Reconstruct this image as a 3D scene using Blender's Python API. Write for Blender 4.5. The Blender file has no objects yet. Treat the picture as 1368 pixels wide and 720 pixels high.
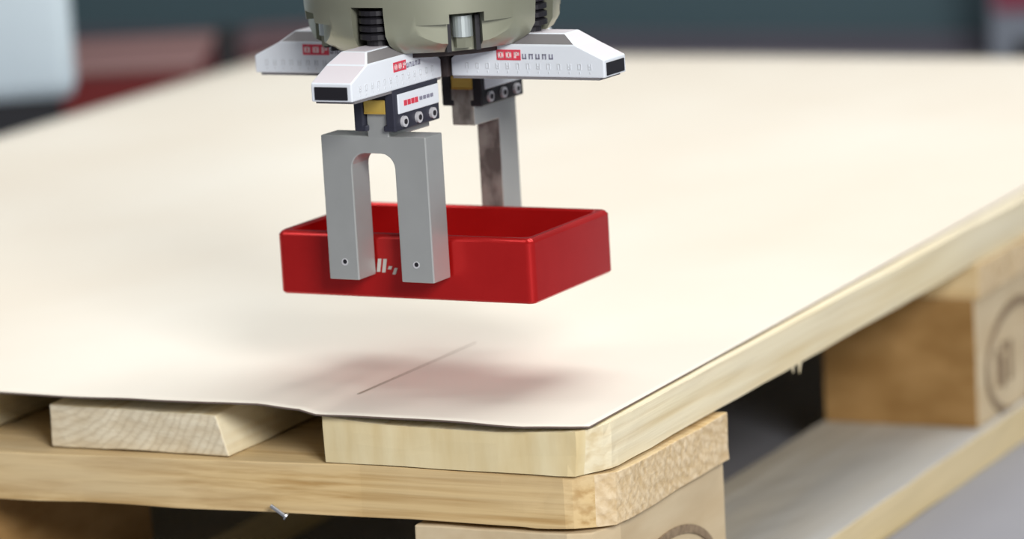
import bpy, bmesh, math, random
from mathutils import Vector, Matrix, noise
random.seed(7)
SC = bpy.context.scene
COL = SC.collection

# ------------------------------------------------------------------ camera
YAW, TILT, ROLL = -0.4637, 0.1836, -0.0585
FW = Vector((math.sin(YAW)*math.cos(TILT), math.cos(YAW)*math.cos(TILT), -math.sin(TILT)))
RT = Vector((math.cos(YAW), -math.sin(YAW), 0))
UP = RT.cross(FW)
R2 = RT*math.cos(ROLL) + UP*math.sin(ROLL)
U2 = -RT*math.sin(ROLL) + UP*math.cos(ROLL)
cd = bpy.data.cameras.new('camera')
cam = bpy.data.objects.new('camera', cd)
COL.objects.link(cam)
M4 = Matrix((R2, U2, -FW)).transposed().to_4x4()
M4.translation = Vector((0.74109, -1.55690, 0.54174))
cam.matrix_world = M4
cd.sensor_width = 36
cd.lens = 5125.28*36/1368
cd.clip_start = 0.05
cd.dof.use_dof = True
cd.dof.focus_distance = 1.80
cd.dof.aperture_fstop = 5.4
SC.camera = cam

# ------------------------------------------------------------------ world, lamps, exposure
w = bpy.data.worlds.new('world'); SC.world = w; w.use_nodes = True
bg = w.node_tree.nodes['Background']
bg.inputs[0].default_value = (0.90, 0.95, 1.0, 1); bg.inputs[1].default_value = 0.08

def area(name, loc, target, size, power, color):
    l = bpy.data.lights.new(name, 'AREA'); l.shape = 'RECTANGLE'
    l.size, l.size_y = size; l.energy = power; l.color = color
    o = bpy.data.objects.new(name, l); COL.objects.link(o)
    o.location = loc
    o.rotation_euler = (Vector(target)-Vector(loc)).to_track_quat('-Z', 'Y').to_euler()
    return o
area('ceiling_lamp', (0.12, 0.95, 2.3), (0.0, 0.5, 0.1), (1.7, 1.6), 56, (1.0, 0.985, 0.96))
area('key_lamp', (1.85, -1.80, 1.50), (-0.1, 0.15, 0.1), (1.0, 0.9), 96, (1.0, 0.98, 0.95))
area('rim_highlight_lamp', (-1.2, -.42, 2.35), (-.1, .05, .2), (.35, 1.3), 9, (1.0, 0.99, 0.97))  # unseen lamp added to bring out the highlight on the tray rim
vs = SC.view_settings
vs.view_transform = 'Standard'; vs.look = 'None'; vs.gamma = 1; vs.use_curve_mapping = False
vs.exposure = 0.0

# ------------------------------------------------------------------ materials
def mat(name, col, rough=0.6, metal=0.0, col2=None, scale=(8, 8, 8), bump=0.0, detail=3.0, lo=0.35, hi=0.65, spec=0.5):
    m = bpy.data.materials.new(name); m.use_nodes = True
    nt = m.node_tree; b = nt.nodes['Principled BSDF']
    b.inputs['Roughness'].default_value = rough; b.inputs['Metallic'].default_value = metal
    b.inputs['Specular IOR Level'].default_value = spec
    c2 = col2 or tuple(c*0.92 for c in col)
    tc = nt.nodes.new('ShaderNodeTexCoord'); mp = nt.nodes.new('ShaderNodeMapping')
    oi = nt.nodes.new('ShaderNodeObjectInfo')
    mp.inputs['Scale'].default_value = scale
    nt.links.new(tc.outputs['Object'], mp.inputs[0])
    sc = nt.nodes.new('ShaderNodeMath'); sc.operation = 'MULTIPLY'; sc.inputs[1].default_value = 37.0
    nt.links.new(oi.outputs['Random'], sc.inputs[0])
    nz = nt.nodes.new('ShaderNodeTexNoise'); nz.noise_dimensions = '4D'
    nz.inputs['Scale'].default_value = 1.0; nz.inputs['Detail'].default_value = detail
    nt.links.new(mp.outputs[0], nz.inputs['Vector']); nt.links.new(sc.outputs[0], nz.inputs['W'])
    rp = nt.nodes.new('ShaderNodeValToRGB')
    rp.color_ramp.elements[0].position = lo; rp.color_ramp.elements[1].position = hi
    rp.color_ramp.elements[0].color = (*c2, 1); rp.color_ramp.elements[1].color = (*col, 1)
    nt.links.new(nz.outputs['Fac'], rp.inputs[0]); nt.links.new(rp.outputs[0], b.inputs['Base Color'])
    if bump:
        bp = nt.nodes.new('ShaderNodeBump'); bp.inputs['Strength'].default_value = bump
        bp.inputs['Distance'].default_value = 0.002
        nt.links.new(nz.outputs['Fac'], bp.inputs['Height']); nt.links.new(bp.outputs[0], b.inputs['Normal'])
    return m

def wood(name, light, dark, axis, stain=None, fine=1.0):
    """long-grain wood, grain along axis 0/1/2 of the object"""
    m = mat(name, light, 0.75, 0, dark, scale=tuple((5 if i == axis else 230*fine) for i in range(3)), bump=0.3, detail=5, lo=0.36, hi=0.56, spec=0.2)
    nt = m.node_tree; b = nt.nodes['Principled BSDF']
    base = b.inputs['Base Color'].links[0].from_socket
    tc = nt.nodes.new('ShaderNodeTexCoord'); mp = nt.nodes.new('ShaderNodeMapping')
    mp.inputs['Scale'].default_value = tuple((3 if i == axis else 26) for i in range(3))
    nt.links.new(tc.outputs['Object'], mp.inputs[0])
    n2 = nt.nodes.new('ShaderNodeTexNoise'); n2.inputs['Scale'].default_value = 1; n2.inputs['Detail'].default_value = 3
    nt.links.new(mp.outputs[0], n2.inputs['Vector'])
    r2 = nt.nodes.new('ShaderNodeValToRGB'); r2.color_ramp.elements[0].position = .4; r2.color_ramp.elements[1].position = .7
    nt.links.new(n2.outputs['Fac'], r2.inputs[0])
    mx = nt.nodes.new('ShaderNodeMix'); mx.data_type = 'RGBA'
    nt.links.new(r2.outputs[0], mx.inputs[0]); nt.links.new(base, mx.inputs[6])
    mx.inputs[7].default_value = (*(stain or tuple((a+c)/2 for a, c in zip(light, dark))), 1)
    nt.links.new(mx.outputs[2], b.inputs['Base Color'])
    return m

M = {}
M['deck'] = wood('deck_wood', (.80, .71, .49), (.66, .53, .30), 1, (.78, .72, .56))
M['deck_end'] = mat('deck_end_grain', (.78, .71, .55), .85, 0, (.66, .57, .41), (90, 90, 220), .5, 5, spec=.1)
M['deck_end_smooth'] = mat('deck_end_sawn', (.76, .66, .42), .8, 0, (.66, .53, .29), (75, 60, 16), .2, 5, spec=.15)
M['strg'] = wood('stringer_wood', (.66, .485, .245), (.44, .27, .10), 0, (.64, .51, .31), 1.0)
M['strg_end'] = mat('stringer_end_grain', (.76, .62, .42), .9, 0, (.60, .45, .26), (240, 240, 240), .6, 6, spec=.1)
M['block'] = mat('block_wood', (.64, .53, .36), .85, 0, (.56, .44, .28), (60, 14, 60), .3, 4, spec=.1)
M['block_brown_shaded'] = mat('block_wood_brown_shaded', (.36, .215, .085), .85, 0, (.26, .145, .05), (30, 30, 60), .3, 4, spec=.1)  # brown centre-block wood; on outer block ends it is shade painted as colour
M['bottom'] = wood('bottom_board_wood', (.52, .49, .43), (.44, .40, .33), 1, (.47, .465, .45))
M['edge'] = wood('bottom_board_edge', (.74, .60, .33), (.62, .48, .24), 1, (.70, .58, .36))
M['ink'] = mat('branding_scorch', (.20, .14, .085), .9, 0, (.30, .22, .14), (300, 300, 300))
M['steel_nail'] = mat('nail_steel', (.5, .52, .56), .35, .9)
M['sheet'] = mat('sheet_card', (.765, .728, .65), .7, 0, (.69, .62, .52), (4, 2.5, 4), .0, 5, .25, .7, spec=.15)
M['sheet_edge'] = mat('sheet_edge', (.16, .12, .10), .8)
M['crease'] = mat('crease_line', (.16, .10, .06), .9)
M['red'] = mat('red_anodised', (.54, .014, .014), .24, .5, (.51, .012, .012), (60, 60, 60), spec=.5)
M['steel'] = mat('finger_steel', (.55, .57, .565), .45, .6, (.51, .53, .525), (40, 40, 40))
M['steel_worn'] = mat('finger_steel_worn', (.42, .40, .37), .5, .6, (.17, .15, .14), (120, 120, 70), .3, 5, .4, .6)
M['white'] = mat('cover_white', (.79, .84, .91), .35, 0)
M['grey'] = mat('cover_grey', (.24, .23, .24), .5, .2)
M['cap'] = mat('cover_cap', (.72, .68, .73), .4, 0)
M['black'] = mat('black_anodised', (.018, .017, .022), .45, .2)
M['navy'] = mat('carriage_dark', (.035, .037, .058), .45, .2)
M['gold'] = mat('brass', (.78, .56, .13), .4, .5, (.68, .46, .10), (90, 90, 90))
M['hub'] = mat('hub_metal', (.35, .36, .28), .34, .5, (.31, .32, .24), (25, 25, 25))
M['bolt'] = mat('bolt_steel', (.72, .80, .80), .3, .7)
M['logo_red'] = mat('logo_red', (.72, .05, .09), .5)
M['logo_dark'] = mat('logo_dark', (.26, .26, .34), .5)
M['logo_pale'] = mat('logo_pale', (.92, .62, .64), .5)
M['tick'] = mat('scale_grey', (.64, .67, .71), .5)
M['letter'] = mat('tray_letter', (.62, .60, .56), .5)
M['ring'] = mat('ring_pale', (.74, .74, .78), .35, .3)
M['floor'] = mat('floor_concrete', (.27, .275, .31), .55, 0, (.24, .245, .28), (5, 5, 5), .05, 5)
M['wall'] = mat('wall_teal', (.068, .114, .133), .5, 0, (.06, .102, .12), (2, 2, 2))
M['base'] = mat('baseboard_plum', (.09, .085, .11), .6)
M['cabinet'] = mat('cabinet_white', (.55, .66, .75), .5)
M['plinth'] = mat('plinth_black', (.012, .013, .02), .6)
M['crate_red'] = mat('crate_red', (.18, .012, .013), .5)
M['crate_dull'] = mat('crate_dull_red', (.11, .022, .026), .6)
M['lid_dull'] = mat('lid_plum', (.15, .085, .095), .6)
M['lid'] = mat('lid_red_sheen', (.27, .15, .145), .5)  # pink sheen of the lit glossy red top, put into the colour
M['post'] = mat('post_black', (.012, .012, .015), .6)
M['machine'] = mat('machine_grey', (.20, .225, .27), .5)
M['stripe'] = mat('stripe_maroon', (.22, .045, .075), .5)

def rings(m, axis, centre, freq, dark, strength):
    nt = m.node_tree; b = nt.nodes['Principled BSDF']
    base = b.inputs['Base Color'].links[0].from_socket
    tc = nt.nodes.new('ShaderNodeTexCoord'); mp = nt.nodes.new('ShaderNodeMapping')
    mp.inputs['Location'].default_value = tuple(-c for c in centre)
    wv = nt.nodes.new('ShaderNodeTexWave'); wv.wave_type = 'RINGS'; wv.rings_direction = 'XYZ'[axis]
    wv.inputs['Scale'].default_value = freq; wv.inputs['Distortion'].default_value = 4.5; wv.inputs['Detail'].default_value = 3
    wv.inputs['Detail Scale'].default_value = 1.2
    nt.links.new(tc.outputs['Object'], mp.inputs[0]); nt.links.new(mp.outputs[0], wv.inputs['Vector'])
    pw = nt.nodes.new('ShaderNodeMath'); pw.operation = 'POWER'; pw.inputs[1].default_value = 2.5
    nt.links.new(wv.outputs['Fac'], pw.inputs[0])
    ml = nt.nodes.new('ShaderNodeMath'); ml.operation = 'MULTIPLY'; ml.inputs[1].default_value = strength
    nt.links.new(pw.outputs[0], ml.inputs[0])
    mx = nt.nodes.new('ShaderNodeMix'); mx.data_type = 'RGBA'
    nt.links.new(ml.outputs[0], mx.inputs[0]); nt.links.new(base, mx.inputs[6]); mx.inputs[7].default_value = (*dark, 1)
    nt.links.new(mx.outputs[2], b.inputs['Base Color'])
rings(M['deck_end'], 1, (-.055, 0, .045), 75, (.46, .37, .24), .32)
rings(M['strg_end'], 0, (0, .09, .10), 60, (.50, .36, .20), .4)

# ------------------------------------------------------------------ helpers
def link(name, me, parent=None, loc=(0, 0, 0), rot=(0, 0, 0)):
    o = bpy.data.objects.new(name, me); COL.objects.link(o)
    o.location = loc; o.rotation_euler = rot
    if parent: o.parent = parent
    return o
def thing(name, label, cat, loc=(0, 0, 0), rz=0, group=None):
    o = bpy.data.objects.new(name, None); COL.objects.link(o)
    o.empty_display_size = 0.02
    o.location = loc; o.rotation_euler = (0, 0, rz)
    o['label'] = label; o['category'] = cat
    if group: o['group'] = group
    return o
def fin(bm, name, mats, parent=None, loc=(0, 0, 0), rot=(0, 0, 0), smooth=False, bevel=0, seg=2):
    bmesh.ops.remove_doubles(bm, verts=bm.verts, dist=1e-7)
    bmesh.ops.recalc_face_normals(bm, faces=bm.faces)
    if bevel:
        es = [e for e in bm.edges if len(e.link_faces) == 2 and e.calc_face_angle(0) > 0.6]
        bmesh.ops.bevel(bm, geom=es, offset=bevel, segments=seg, profile=.5, affect='EDGES', clamp_overlap=True)
    me = bpy.data.meshes.new(name); bm.to_mesh(me); bm.free()
    for m in (mats if isinstance(mats, (list, tuple)) else [mats]): me.materials.append(m)
    if smooth:
        for p in me.polygons: p.use_smooth = True
    return link(name, me, parent, loc, rot)
def add_box(bm, a, b, mi=0):
    r = bmesh.ops.create_cube(bm, size=1)
    vs = r['verts']
    for v in vs:
        v.co = Vector([(a[i]+b[i])/2 + v.co[i]*(b[i]-a[i]) for i in range(3)])
    for f in {f for v in vs for f in v.link_faces}: f.material_index = mi
    return vs
def add_prism(bm, pts, axis, a, b, mi=0):
    """pts: polygon in the two other axes (cyclic order of axes kept), extruded along axis from a to b"""
    def mk(p, t):
        if axis == 0: return (t, p[0], p[1])
        if axis == 1: return (p[0], t, p[1])
        return (p[0], p[1], t)
    v0 = [bm.verts.new(mk(p, a)) for p in pts]; v1 = [bm.verts.new(mk(p, b)) for p in pts]
    fs = [bm.faces.new(v0[::-1]), bm.faces.new(v1)]
    n = len(pts)
    for i in range(n): fs.append(bm.faces.new((v0[i], v0[(i+1) % n], v1[(i+1) % n], v1[i])))
    for f in fs: f.material_index = mi
    return fs
def add_cyl(bm, c, r, h, axis=2, n=20, r2=None, mi=0):
    q = {0: Matrix.Rotation(math.pi/2, 4, 'Y'), 1: Matrix.Rotation(-math.pi/2, 4, 'X'), 2: Matrix.Identity(4)}[axis]
    m = Matrix.Translation(c) @ q
    res = bmesh.ops.create_cone(bm, cap_ends=True, segments=n, radius1=r, radius2=r if r2 is None else r2, depth=h, matrix=m)
    for f in {f for v in res['verts'] for f in v.link_faces}: f.material_index = mi
    return res['verts']
def lathe(bm, prof, n=64, mi=0):
    rings = []
    for r, z in prof:
        rings.append([bm.verts.new((r*math.cos(2*math.pi*i/n), r*math.sin(2*math.pi*i/n), z)) for i in range(n)])
    for k in range(len(rings)-1):
        for i in range(n):
            f = bm.faces.new((rings[k][i], rings[k][(i+1) % n], rings[k+1][(i+1) % n], rings[k+1][i])); f.material_index = mi
    bm.faces.new(rings[0][::-1]); bm.faces.new(rings[-1])
def lin(a, b, n): return [a+(b-a)*i/n for i in range(n+1)]

def plank(name, mats, xs, ys, zs, parent, origin, jit=0.0006, freq=60, end_axis=1, fn=None, seed=0, kind=None):
    """surface grid box in world coordinates, moved to a local origin; faces across end_axis take material 1"""
    bm = bmesh.new(); idx = {}
    L = [xs, ys, zs]; n = [len(a)-1 for a in L]
    O = Vector(origin); sv = Vector((seed*3.1, seed*1.7, seed*2.3))
    def V(i, j, k):
        if (i, j, k) not in idx:
            p = Vector((xs[i], ys[j], zs[k]))
            if fn: p = fn(p)
            d = noise.noise_vector(p*freq+sv)*jit + noise.noise_vector(p*freq*4+sv)*jit*.4
            idx[(i, j, k)] = bm.verts.new(p+d-O)
        return idx[(i, j, k)]
    for ax in range(3):
        a, b = [q for q in range(3) if q != ax]
        for side in (0, n[ax]):
            for i in range(n[a]):
                for j in range(n[b]):
                    def at(u, v):
                        c = [0, 0, 0]; c[ax] = side; c[a] = u; c[b] = v
                        return V(*c)
                    f = bm.faces.new((at(i, j), at(i+1, j), at(i+1, j+1), at(i, j+1)))
                    f.material_index = 1 if ax == end_axis else 0
    bmesh.ops.recalc_face_normals(bm, faces=bm.faces)
    me = bpy.data.meshes.new(name); bm.to_mesh(me); bm.free()
    for m in mats: me.materials.append(m)
    o = link(name, me, parent, O - (parent.location if parent else Vector()))
    bv = o.modifiers.new('bevel', 'BEVEL'); bv.width = 0.0008; bv.segments = 2; bv.limit_method = 'ANGLE'; bv.angle_limit = 0.9
    return o

def struct(o): o['kind'] = 'structure'; return o

# ------------------------------------------------------------------ setting
bm = bmesh.new(); add_box(bm, (-6, -4, -.05), (5, 2.24, 0))
struct(fin(bm, 'floor', M['floor']))
bm = bmesh.new(); add_box(bm, (-6, 2.24, -.05), (5, 2.34, 3.0))
struct(fin(bm, 'wall_back', M['wall']))
bm = bmesh.new(); add_box(bm, (-6, 2.222, 0), (5, 2.24, .024))
struct(fin(bm, 'baseboard_back', M['base'], bevel=.003))

# ------------------------------------------------------------------ pallet
pal = thing('wooden_pallet', 'pale wooden pallet with rough sawn boards lying under the large cream sheet', 'pallet', (-.4, .6, 0))
ZB = (.1215, .144)
deck_x = [(-.143, 0), (-.298, -.196), (-.449, -.351), (-.604, -.502), (-.8, -.657)]
def corner_cut(p):
    n = Vector((.86, -.51, 0)); d = n.dot(Vector((-.009, 0, 0)))
    t = n.dot(Vector((p.x, p.y, 0))) - d
    # the lower edge of the worn corner is more rounded
    t2 = t + max(0, (.144-p.z))*.12
    if t2 > 0: p = p - n*t2
    if p.z > .13: p.z -= .0034*math.exp(-max(0, p.y)/.06)*math.sin(math.pi*min(1, max(0, -p.x/.143)))**.8
    return p
def wane(p):
    # right lower arris of the second board leans outwards
    if p.z > .13: p.z -= .0026*math.exp(-max(0, p.y)/.06)*(.45+.55*(p.x+.298)/.102)
    if p.y < 1.1 and p.x > -.2: p = p + Vector((-.0075*max(0, (p.z-.1215)/.0225), 0, 0))
    return p
for i, (x0, x1) in enumerate(deck_x):
    ys = lin(0, .06, 10)+lin(.06, 1.2, 40)[1:]
    xs = lin(x0, x1, 10) if i else lin(x0, -.02, 8)+[-.015, -.01, -.006, -.003, 0]
    ends = M['deck_end'] if i else M['deck_end_smooth']
    plank('deck_board', [M['deck'], ends], xs, ys, lin(*ZB, 4), pal, ((x0+x1)/2, .6, .133), jit=.0006, freq=45,
          fn=(corner_cut if i == 0 else wane if i == 1 else None), seed=i)
def str_cut(p):
    n = Vector((.70, -.71, 0)); d = n.dot(Vector((-.016, -.005, 0)))
    t = n.dot(Vector((p.x, p.y, 0))) - d
    if t > 0: p = p - n*t
    k = max(0, 1-(p.y+.005)/.1)          # front face runs slightly askew
    p = p + Vector((0, k*(.006-.016*min(1, max(0, (-.13-p.x)/.2))), 0))
    if p.z > .115: p.z -= .0016*min(1, max(0, p.x+.05)/.05)*min(1, max(0, p.y)/.08)
    if p.z < .1 and p.x < -.15: p.z += .0014*min(1, (-.15-p.x)/.15)
    return p
strs = []
for i, (y0, y1, zb, x1) in enumerate([(-.005, .148, .0953, .003), (.5275, .6725, .1003, 0.002), (1.055, 1.2, .1, 0)]):
    xs = lin(-.8, -.05, 30)+lin(-.05, x1, 10)[1:]
    strs.append(plank('stringer_board', [M['strg'], M['strg_end']], xs, lin(y0, y1, 10), lin(zb, .1208, 4), pal, (-.4, (y0+y1)/2, .11),
          jit=.0007, freq=50, end_axis=0, fn=str_cut if i == 0 else None, seed=10+i))
def blk_cut(p):
    n = Vector((.70, -.71, 0)); d = n.dot(Vector((-.014, 0, 0)))
    t = n.dot(Vector((p.x, p.y, 0))) - d
    if t > 0: p = p - n*t
    return p
blocks = {}
for ix, (x0, x1) in enumerate([(-.098, -.0015), (-.4825, -.3375), (-.8, -.70)]):
    for iy, (y0, y1) in enumerate([(.001, .150), (.5275, .6725), (1.055, 1.2)]):
        top = .0932 if iy == 0 else .1002
        blocks[ix, iy] = plank('block', [M['block'] if ix != 1 else M['block_brown_shaded'], M['block_brown_shaded']], lin(x0, x1, 6), lin(y0, y1, 6), lin(.0225, top, 4), pal,
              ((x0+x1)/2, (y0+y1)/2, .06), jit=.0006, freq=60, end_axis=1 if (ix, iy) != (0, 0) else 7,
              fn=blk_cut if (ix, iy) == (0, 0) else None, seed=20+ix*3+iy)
for i, (x0, x1) in enumerate([(-.1, .004), (-.4725, -.3275), (-.8, -.70)]):
    plank('bottom_board', [M['bottom'], M['edge']], lin(x0, x1, 8), lin(0, 1.2, 40), lin(0, .0222, 3), pal, ((x0+x1)/2, .6, .011), seed=40+i, end_axis=0)
# branded ovals on the long side
def oval(parent, x, yc, zc, a, b, wd, letters):
    bm = bmesh.new(); n = 48
    rings = []
    for k, (s, xx) in enumerate(((0, x), (0, x+.0009), (1, x+.0009), (1, x))):
        rings.append([bm.verts.new((xx, yc+(a-s*wd)*math.cos(2*math.pi*i/n), zc+(b-s*wd)*math.sin(2*math.pi*i/n))) for i in range(n)])
    for k in range(3):
        for i in range(n): bm.faces.new((rings[k][i], rings[k][(i+1) % n], rings[k+1][(i+1) % n], rings[k+1][i]))
    if letters:
        for (ya, za, yb, zb) in letters: add_box(bm, (x, yc+ya, zc+za), (x+.0009, yc+yb, zc+zb))
    o = fin(bm, 'branded_oval', M['ink'])
    o.parent = parent
    o.location = -(Vector(parent.location)+Vector(pal.location))
    o['label'] = 'dark branded oval outline'
L = [(-.038, -.012, -.032, .010), (-.029, -.014, -.024, .004), (-.029, .008, -.022, .013), (-.016, -.012, -.011, .012)]   # illegible scorched strokes
oval(blocks[0, 0], -.0012, .080, .045, .056, .031, .0042, None)
oval(blocks[0, 1], -.0012, .600, .052, .058, .035, .005, L)
# nail at the lower edge of the front stringer, splinters under the deck edge
bm = bmesh.new()
add_cyl(bm, (0, 0, 0), .0010, .009, 2, 10); add_cyl(bm, (0, 0, -.0045), .0019, .0009, 2, 12)
nl = fin(bm, 'nail', M['steel_nail'], strs[0], Vector((-.1675, -.0065, .0975))-Vector((-.4, .071, .11)), (0.2, -.9, 0), smooth=False)
nl['label'] = 'small bent silver nail'
deck0 = [o for o in pal.children if o.name == 'deck_board'][0]
for y, h, tl in ((.2455, .0045, .25), (.255, .007, -.2)):
    bm = bmesh.new(); add_cyl(bm, (0, 0, 0), .0011, h, 2, 6, .0002)
    fin(bm, 'splinter', M['deck'], deck0, Vector((-.0012, y, .1215-h*.4))-Vector((-.0715, .6, .133)), (math.pi+tl, 0, 0))

# ------------------------------------------------------------------ sheet on the pallet
KX = [(-.85, .149), (-.6, .151), (-.42, .1505), (-.3257, .1505), (-.28, .1500), (-.2387, .1505), (-.1964, .1508), (-.1777, .1504), (-.1552, .1482), (-.1431, .1459),
      (-.1228, .1463), (-.075, .1462), (-.036, .1452), (-.0034, .1444), (.02, .1444)]
def front_z(x):
    for (a, za), (b, zb) in zip(KX, KX[1:]):
        if a <= x <= b:
            t = (x-a)/(b-a); t = t*t*(3-2*t); return za+(zb-za)*t
    return KX[0][1]
def sheet_z(x, y):
    base = .1446
    f = math.exp(-(max(0, y)/.16)**1.3)
    # a gentle dished swell of the board
    z = base + (front_z(x)-.0002-base)*f
    z += .0012*(noise.noise(Vector((x*4, y*4, .3)))+.6)*min(1, max(0, y)/.2)*min(1, max(0, -x)/.1)
    return max(z, .1443)
bm = bmesh.new()
xs = sorted(set(lin(-.838, -.4, 20)+lin(-.4, -.0035, 90))); ys = lin(0.0025, .25, 50)+lin(.25, 1.2, 40)[1:]
g = []
for y in ys:
    row = []
    for i, x in enumerate(xs):
        xx = x
        if i == len(xs)-1: xx = -.0035-.006*min(1, y/.9)
        if i == 0: xx = -.812-.03*min(1, y/1.1)
        if i == len(xs)-1 or i == 0: pass
        else: xx = max(min(x, -.0045-.006*min(1, y/.9)), -.811-.03*min(1, y/1.1)) if x < -.8 else min(x, -.0045-.006*min(1, y/.9)-(len(xs)-1-i)*.0008)
        yy = y + (.0006*noise.noise(Vector((x*30, 0, 5))) if y < .003 else 0)
        oh = (.0065+.004*min(1, max(0, (-.16-xx)/.04)))*min(1, max(0, -.004-xx)/.03)*math.exp(-max(0, yy-.0025)/.03)
        row.append(bm.verts.new((xx, yy-oh, sheet_z(xx, yy)+.0010-.0008*oh/.0065)))
    g.append(row)
for j in range(len(ys)-1):
    for i in range(len(xs)-1): bm.faces.new((g[j][i], g[j][i+1], g[j+1][i+1], g[j+1][i]))
sh = fin(bm, 'cream_sheet', [M['sheet'], M['sheet_edge']], smooth=True)
sd = sh.modifiers.new('thick', 'SOLIDIFY'); sd.thickness = .0010; sd.offset = -1; sd.material_offset_rim = 1; sd.use_even_offset = True
sh['label'] = 'large thin cream sheet with wavy front edge covering the pallet'; sh['category'] = 'sheet'
# fine crease over the inner edge of the corner board
bm = bmesh.new()
N = 26; pr = None
for k in range(N+1):
    y = .036+.122*k/N; x = -.1432+.0036*k/N
    hw = .0005*(1-k/N)+.00006 if k else .0001
    z = sheet_z(x, y)+.00115
    cur = (bm.verts.new((x-hw, y, z)), bm.verts.new((x+hw, y, z)), bm.verts.new((x, y, z+.0002)))
    if pr:
        bm.faces.new((pr[0], pr[2], cur[2], cur[0])); bm.faces.new((pr[2], pr[1], cur[1], cur[2]))
    pr = cur
fin(bm, 'crease', M['crease'], sh)

# ------------------------------------------------------------------ red tray
TR = math.radians(-2.0)
tray = thing('red_tray', 'shiny red open metal tray clamped between the gripper fingers above the sheet', 'tray', (-.1140, .0815, .1942), TR)
def rrect(hx, hy, r, n=5):
    pts = []
    for cx, cy, a0 in ((hx-r, hy-r, 0), (-hx+r, hy-r, 90), (-hx+r, -hy+r, 180), (hx-r, -hy+r, 270)):
        for k in range(n+1):
            a = math.radians(a0+90*k/n); pts.append((cx+r*math.cos(a), cy+r*math.sin(a)))
    return pts
bm = bmesh.new()
hx, hy, H = .0705, .042, .0312
loops = [(hx-.001, hy-.001, .003, 0), (hx, hy, .004, .001), (hx, hy, .004, H-.0021), (hx-.0004, hy-.0004, .0037, H-.0015), (hx-.0014, hy-.0014, .003, H-.0004), (hx-.0022, hy-.0022, .003, H),
         (hx-.0042, hy-.0042, .005, H), (hx-.005, hy-.005, .005, H-.0009), (hx-.005, hy-.005, .005, .0045), (hx-.007, hy-.007, .004, .003)]
rg = [[bm.verts.new((x, y, z)) for x, y in rrect(a, b, r)] for a, b, r, z in loops]
n = len(rg[0])
for k in range(len(rg)-1):
    for i in range(n): bm.faces.new((rg[k][i], rg[k][(i+1) % n], rg[k+1][(i+1) % n], rg[k+1][i]))
bm.faces.new(rg[0][::-1]); bm.faces.new(rg[-1])
tb = fin(bm, 'tray_body', M['red'], tray)
for p in tb.data.polygons: p.use_smooth = len(p.vertices) == 4
tb.data.set_sharp_from_angle(angle=math.radians(25))
# fragments of pale lettering between the two finger prongs: // and a small hooked mark
bm = bmesh.new()
def stroke(x0, z0, x1, z1, wd):
    y0, y1 = -hy-.0003, -hy+.0004
    add_prism(bm, [(x0-wd, z0), (x0+wd, z0), (x1+wd, z1), (x1-wd, z1)], 1, y0, y1)
ox = -.0140
stroke(ox+.0002, .0128, ox+.0014, .0192, .0009); stroke(ox+.0032, .0126, ox+.0044, .0192, .0009)
stroke(ox-.0038, .0132, ox-.0030, .0146, .0010)
stroke(ox+.0064, .0142, ox+.0072, .0158, .0009); stroke(ox+.0088, .0118, ox+.0102, .0150, .0008)
fin(bm, 'lettering', M['letter'], tray)['label'] = 'pale slanted strokes of lettering'

# ------------------------------------------------------------------ gripper
GR = math.radians(-3.0)
gx, gy = -.1122, .0810
grip = thing('robot_gripper', 'four-armed robot gripper with white covers, olive hub and steel fingers holding the red tray', 'gripper', (gx, gy, .206), GR)
Z0 = .206
def zz(z): return z-Z0
# hub: lathe with milled pockets
bm = bmesh.new()
lathe(bm, [(.044, zz(.3133)), (.0500, zz(.3142)), (.0580, zz(.3190)), (.0612, zz(.3240)), (.0622, zz(.335)), (.0622, zz(.385)), (.056, zz(.392))], 96)
hub = fin(bm, 'hub', M['hub'], grip, smooth=True)
cut = bmesh.new()
def cbox(a, b, ang):
    vs = add_box(cut, a, b); R = Matrix.Rotation(ang, 4, 'Z')
    for v in vs: v.co = R @ v.co
for k in range(4):
    cbox((-.0088, -.090, zz(.300)), (.0088, -.0480, zz(.3375)), k*math.pi/2)      # hose slots above the arms
    cbox((-.060, -.090, zz(.300)), (.060, -.0568, zz(.3285)), k*math.pi/2+math.pi/4)   # flats
    cbox((-.0085, -.090, zz(.300)), (.0085, -.0490, zz(.3330)), k*math.pi/2+math.pi/4)  # bolt grooves
mc = bpy.data.meshes.new('cut'); cut.to_mesh(mc); cut.free()
oc = bpy.data.objects.new('cut', mc); COL.objects.link(oc); oc.matrix_world = hub.matrix_basis
oc.parent = grip
bo = hub.modifiers.new('cut', 'BOOLEAN'); bo.object = oc; bo.operation = 'DIFFERENCE'; bo.solver = 'EXACT'; bo.use_self = True
bpy.context.view_layer.update()
dg = bpy.context.evaluated_depsgraph_get()
nm = bpy.data.meshes.new_from_object(hub.evaluated_get(dg)); hub.modifiers.clear(); hub.data = nm
nm.set_sharp_from_angle(angle=math.radians(30))
bpy.data.objects.remove(oc)
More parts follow.
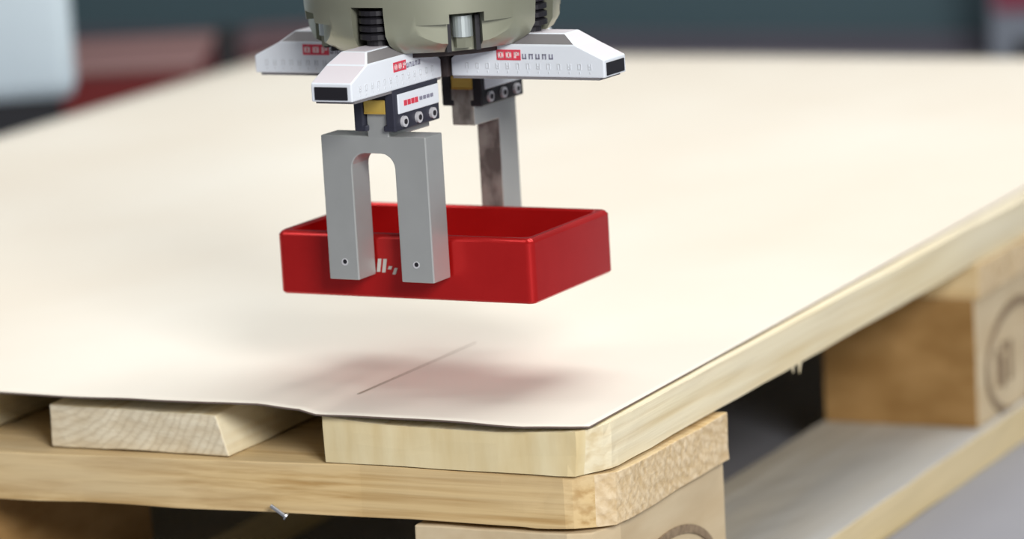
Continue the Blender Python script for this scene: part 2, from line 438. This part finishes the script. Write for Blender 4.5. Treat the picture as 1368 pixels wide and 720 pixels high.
for k in range(4):
    a = k*math.pi/2; R = Matrix.Rotation(a, 4, 'Z')
    # black corrugated hose in each slot
    bm = bmesh.new()
    prof = []
    zt = zz(.3365)
    for q in range(4):
        z1 = zt-.0030*q-.0008*q
        prof += [(.0064, z1-.0036), (.0086, z1-.0030), (.0086, z1-.0008)]
    lathe(bm, sorted([(.0055, zz(.3125)), (.0055, zz(.3215))], key=lambda t: t[1]) + sorted(prof, key=lambda t: t[1]), 18)
    h = fin(bm, 'hose_bellows', M['black'], grip, R @ Vector((0, -.0528, 0)), (0, 0, a), smooth=False)
    a2 = a+math.pi/4; R2_ = Matrix.Rotation(a2, 4, 'Z')
    bm = bmesh.new()
    add_cyl(bm, (0, -.0520, zz(.3262)), .0050, .0100, 2, 20); add_cyl(bm, (0, -.0520, zz(.3195)), .0042, .0070, 2, 6, mi=1)
    fin(bm, 'bolt', [M['bolt'], M['hub']], grip, (0, 0, 0), (0, 0, a2))
    # black strips drawn as the dark edges of the groove
    bm = bmesh.new()
    add_box(bm, (-.0083, -.0535, zz(.3142)), (-.0060, -.0490, zz(.331))); add_box(bm, (.0060, -.0535, zz(.3142)), (.0083, -.0490, zz(.331)))
    fin(bm, 'groove_edge', M['black'], grip, (0, 0, 0), (0, 0, a2))
bm = bmesh.new(); add_cyl(bm, (0, 0, zz(.4)), .050, .018, 2, 48); add_cyl(bm, (0, 0, zz(.47)), .040, .125, 2, 48)
fin(bm, 'wrist_flange', M['grey'], grip, smooth=False)
bm = bmesh.new(); add_box(bm, (-.0135, -.0135, zz(.298)), (.0135, .0135, zz(.316))); add_cyl(bm, (0, 0, zz(.3125)), .042, .003, 2, 40)
fin(bm, 'hub_core', mat('hub_core_dark', (.05, .035, .035), .6), grip)

# arm covers (built pointing along +X, r outwards)
W2 = .0110
def arm_cover():
    bm = bmesh.new()
    zb, zs, zf, zt = zz(.2982), zz(.3068), zz(.3134), zz(.3188)
    side = [(.0145, zb), (.0975, zb), (.0975, zs), (.0830, zf), (.0240, zf), (.0145, zs)]
    top = [(.030, zt), (.0755, zt)]; tw = .0068
    A = [bm.verts.new((x, -W2, z)) for x, z in side]; B = [bm.verts.new((x, W2, z)) for x, z in side]
    T0 = [bm.verts.new((x, -tw, z)) for x, z in top]; T1 = [bm.verts.new((x, tw, z)) for x, z in top]
    def F(vs, mi): f = bm.faces.new(vs); f.material_index = mi
    F(A, 0); F(B[::-1], 0)
    F((A[0], B[0], B[1], A[1]), 1); F((A[1], B[1], B[2], A[2]), 0); F((A[0], A[5], B[5], B[0]), 0)
    F((A[2], B[2], B[3], A[3]), 2); F((A[4], B[4], B[5], A[5]), 2)
    F((A[3], T0[1], T0[0], A[4]), 1); F((B[3], B[4], T1[0], T1[1]), 1)
    F((A[3], B[3], T1[1], T0[1]), 2); F((A[4], T0[0], T1[0], B[4]), 2)
    F((T0[0], T0[1], T1[1], T1[0]), 2)
    bmesh.ops.recalc_face_normals(bm, faces=bm.faces)
    bmesh.ops.bevel(bm, geom=list(bm.edges), offset=.0006, segments=2, profile=.5, affect='EDGES', clamp_overlap=True)
    me = bpy.data.meshes.new('arm_cover'); bm.to_mesh(me); bm.free()
    for m in (M['white'], M['grey'], M['cap']): me.materials.append(m)
    return me
ARM = arm_cover()
def child(name, bm, mats, par, **k): return fin(bm, name, mats, par, **k)
bm = bmesh.new(); add_box(bm, (.0905, -.0088, zz(.2992)), (.0980, .0088, zz(.3052)))
SLOT = fin(bm, 'end_slot', M['black']); slot_me = SLOT.data; bpy.data.objects.remove(SLOT)
bm = bmesh.new(); add_box(bm, (.0150, -.0105, zz(.2970)), (.0945, .0105, zz(.2985)))
RAIL = fin(bm, 'base_rail', M['grey']); rail_me = RAIL.data; bpy.data.objects.remove(RAIL)

def glyph_ticks(par, r0, r1, n, sgn_side, zc=.3034):
    """row of small scale figures on one side face"""
    bm = bmesh.new(); rnd = random.Random(3)
    y0, y1 = (-W2-.00025, -W2+.0002) if sgn_side < 0 else (W2-.0002, W2+.00025)
    for i in range(n):
        c = r0+(r1-r0)*i/(n-1); w_, h_ = .0009, .0014; t = .00035; z = zz(zc)
        add_box(bm, (c-w_, y0, z-h_), (c-w_+t, y1, z+h_)); add_box(bm, (c+w_-t, y0, z-h_), (c+w_, y1, z+h_))
        k = rnd.random()
        add_box(bm, (c-w_+t, y0, z+h_-t), (c+w_-t, y1, z+h_)) if k < .6 else add_box(bm, (c-w_+t, y0, z-t/2), (c+w_-t, y1, z+t/2))
        if k > .3: add_box(bm, (c-w_+t, y0, z-h_), (c+w_-t, y1, z-h_+t))
        add_box(bm, (c-.00015, y0, z-.0034), (c+.00015, y1, z-.0024))
    return fin(bm, 'scale_marks', M['tick'], par)
def logo(par, r0, r1, r2, za, zb, sgn_side, flip):
    """red box with pale letters followed by small dark letters; reading direction set by flip"""
    y0, y1, y2 = (-W2-.00025, -W2+.0002, -W2-.0004) if sgn_side < 0 else (W2+.00025, W2-.0002, W2+.0004)
    ya, yb = min(y0, y1), max(y0, y1); yc, yd = min(y0, y2), max(y0, y2)
    bm = bmesh.new()
    add_box(bm, (min(r0, r1), ya, zz(za)), (max(r0, r1), yb, zz(zb)), 0)
    n = 3; h = (zb-za)
    for i in range(n):
        a = r0+(r1-r0)*(i+.18)/n; b = r0+(r1-r0)*(i+.86)/n; t = (r1-r0)*.045
        for (p, q, u, v) in ((a, a+2*t, .2, .8), (b-2*t, b, .2 if i != 2 else .5, .8), (a, b, .68, .8), (a, b, .2, .32) if i != 2 else (a, b, .44, .56)):
            add_box(bm, (min(p, q), yc, zz(za+h*u)), (max(p, q), yd, zz(za+h*v)), 1)
    m = 5
    for i in range(m):
        a = r1+(r2-r1)*(i+.25)/m; b = r1+(r2-r1)*(i+.85)/m; t = (b-a)*.28
        for (p, q, u, v) in ((a, a+t, .12, .62), (b-t, b, .12, .62), (a, b, .5, .62) if i % 2 else (a, b, .12, .25)):
            add_box(bm, (min(p, q), ya, zz(za+h*u)), (max(p, q), yb, zz(za+h*v)), 2)
    return fin(bm, 'logo_print', [M['logo_red'], M['logo_pale'], M['logo_dark']], par)
arms = []
for k, ang in enumerate((0, -math.pi/2, math.pi, math.pi/2)):    # right, front, left, back
    o = link('arm_cover', ARM, grip, (0, 0, 0), (0, 0, ang))
    link('end_slot', slot_me, o); link('base_rail', rail_me, o)
    arms.append(o)
# right arm shows its -Y side (local -W2), front arm its +X side (local +W2), left arm its -Y side (local +W2)
logo(arms[0], .0400, .0530, .0710, .3062, .3112, -1, False); glyph_ticks(arms[0], .0235, .0900, 13, -1)
logo(arms[1], .0590, .0475, .0340, .3066, .3112, +1, True); glyph_ticks(arms[1], .0235, .0900, 13, +1)
logo(arms[2], .0690, .0540, .0400, .3074, .3125, +1, True); glyph_ticks(arms[2], .0380, .0905, 12, +1)

# carriages under the front and back arms
def carriage(sy, lab):
    """sy=-1: front, the outer end at local y=-.061; same mesh layout, shifted along y"""
    ya, yb = (-.0610, -.0190) if sy < 0 else (.0190, .0610)
    bm = bmesh.new()
    add_box(bm, (-.0113, ya, zz(.2800)), (-.0062, yb, zz(.2985))); add_box(bm, (.0062, ya, zz(.2800)), (.0113, yb, zz(.2985)))
    add_box(bm, (-.0113, ya, zz(.2785)), (-.0046, yb, zz(.2815))); add_box(bm, (.0046, ya, zz(.2785)), (.0113, yb, zz(.2815)))
    add_box(bm, (-.0064, ya+.002, zz(.2930)), (.0064, yb, zz(.2985)))
    c = fin(bm, 'carriage', M['navy'] if sy < 0 else M['black'], grip, bevel=.0007)
    bm = bmesh.new(); add_box(bm, (-.0060, ya+.0006, zz(.2868)), (.0060, yb-.001, zz(.2935)))
    add_box(bm, (-.0060, ya+.0002, zz(.2868)), (.0060, ya+.001, zz(.2876)))
    fin(bm, 'brass_insert', M['gold'], c, bevel=.0004)['label'] = 'brass coloured insert'
    bm = bmesh.new(); add_box(bm, (.0111, ya+.003, zz(.2866)), (.0120, yb-.001, zz(.2960)))
    lb = fin(bm, 'label_plate', M['white'], c, bevel=.0004); lb['label'] = 'white side plate'
    if sy < 0:
        bm = bmesh.new()
        for i in range(4): add_box(bm, (.0119, ya+.008+i*.0034, zz(.2900)), (.0123, ya+.0106+i*.0034, zz(.2925)), 0)
        for i in range(4): add_box(bm, (.0119, ya+.0225+i*.0034, zz(.2905)), (.0123, ya+.0249+i*.0034, zz(.2922)), 1)
        fin(bm, 'plate_print', [M['logo_red'], M['logo_dark']], c)
    for i in range(3):
        bm = bmesh.new(); add_cyl(bm, (.0116, ya+.0075+i*.0135, zz(.2826)), .0027, .0022, 0, 16)
        add_cyl(bm, (.0126, ya+.0075+i*.0135, zz(.2826)), .0013, .0010, 0, 12, mi=1)
        fin(bm, 'round_screw', [M['ring'], M['black']], c)['label'] = 'pale round screw head'
    c.location.x = .0018 if sy > 0 else 0
    return c
carriage(-1, True); carriage(1, False)

# front fork finger (U upside down), steel
FX0, FX1 = -.0322, .0258; SX0, SX1 = -.0157, .0080; zt, zl = zz(.2760), zz(.2060)
slot = []; r = .0075; zs = zz(.2676)
arc = [(SX0, zl)] + [(SX0+r-r*math.cos(math.radians(t)), zs-r+r*math.sin(math.radians(t))) for t in range(0, 91, 15)] + \
      [(SX1-r+r*math.sin(math.radians(t)), zs-r+r*math.cos(math.radians(t))) for t in range(0, 91, 15)] + [(SX1, zl)]
poly = [(FX0, zl)] + arc + [(FX1, zl), (FX1, zt), (FX0, zt)]
bm = bmesh.new()
yf, yk = -.0585, -.0428
v0 = [bm.verts.new((x, yf, z)) for x, z in poly]; v1 = [bm.verts.new((x, yk, z)) for x, z in poly]
n = len(poly); bm.faces.new(v0); bm.faces.new(v1[::-1])
for i in range(n): bm.faces.new((v0[i], v1[i], v1[(i+1) % n], v0[(i+1) % n]))
fork = fin(bm, 'fork_finger', M['steel'], grip, bevel=.0006)
fork['label'] = 'grey steel fork finger with two prongs'
bm = bmesh.new(); add_box(bm, (-.0058, -.0585, zz(.2750)), (.0058, -.0200, zz(.2870)))
fin(bm, 'finger_neck', M['steel'], fork, bevel=.0005)
for x in (-.0232, .0165):
    bm = bmesh.new(); add_cyl(bm, (x, yf, zz(.2146)), .0017, .0006, 1, 16, mi=0); add_cyl(bm, (x+.0004, yf-.0001, zz(.2149)), .0011, .0008, 1, 12, mi=1)
    fin(bm, 'set_screw', [M['ring'], M['black']], fork)
# rear finger: an L of worn steel
bm = bmesh.new()
P = [(.0195, zz(.2690)), (.0434, zz(.2690)), (.0434, zz(.2060)), (.0615, zz(.2060)), (.0615, zz(.2870)), (.0195, zz(.2870))]
add_prism(bm, P, 0, -.0046, .0082)
rear = fin(bm, 'rear_finger', [M['steel_worn'], M['steel']], grip, bevel=.0005)
for p in rear.data.polygons:
    if p.normal.x > .9: p.material_index = 1
rear['label'] = 'worn dark steel L-shaped finger behind the tray'

# ------------------------------------------------------------------ background
def cuboid(par, name, m, a, b, bev=.004): 
    bm = bmesh.new(); add_box(bm, a, b); return fin(bm, name, m, par, bevel=bev)
AY = math.radians(33)
cab = thing('machine_cabinet', 'white machine cabinet on a black plinth beyond the left edge of the sheet', 'cabinet', (-.8765, .9415, 0), AY)
cuboid(cab, 'body', M['cabinet'], (-.8, 0, .146), (0, .2, 1.1), .012)
cuboid(cab, 'plinth', M['plinth'], (-.79, .006, 0), (-.012, .19, .148))
cuboid(cab, 'door', M['cabinet'], (-.75, -.004, .27), (-.03, 0.001, 1.05), .002)
cr = thing('red_crate', 'large red crate with a pale sheen coloured into its lid beside the white cabinet', 'crate', (-1.0341, 1.168, 0), math.radians(26.6))
cuboid(cr, 'body', M['crate_red'], (-.03, 0, 0), (.114, .2, .130))
cuboid(cr, 'lid', M['lid'], (-.032, -.003, .129), (.116, .203, .1375))
po = thing('black_post', 'short black post standing between the two red crates', 'post', (-1.040, 1.432, 0), math.radians(26.6))
cuboid(po, 'post_body', M['post'], (-.002, 0, 0.0), (.020, .02, .135), .002); cuboid(po, 'post_foot', M['post'], (-.006, -.004, 0), (.026, .024, .01), .002)
c2 = thing('red_crate', 'dull red crate right of the black post, partly behind the left gripper arm', 'crate', (-1.115, 1.597, 0), math.radians(26.6))
cuboid(c2, 'body', M['crate_dull'], (0, 0, 0), (.14, .15, .090)); cuboid(c2, 'lid', M['lid_dull'], (-.002, -.003, .090), (.142, .153, .097))
mc_ = thing('grey_machine', 'grey machine housing with a maroon band standing by the teal wall at right', 'machine', (-.535, 2.10, 0))
cuboid(mc_, 'housing', M['machine'], (0, 0, .012), (.30, .10, .9)); cuboid(mc_, 'band', M['stripe'], (.006, -.003, .064), (.294, .002, .110), .001)
cuboid(mc_, 'foot', M['post'], (.030, -.012, 0), (.09, .06, .036), .003)
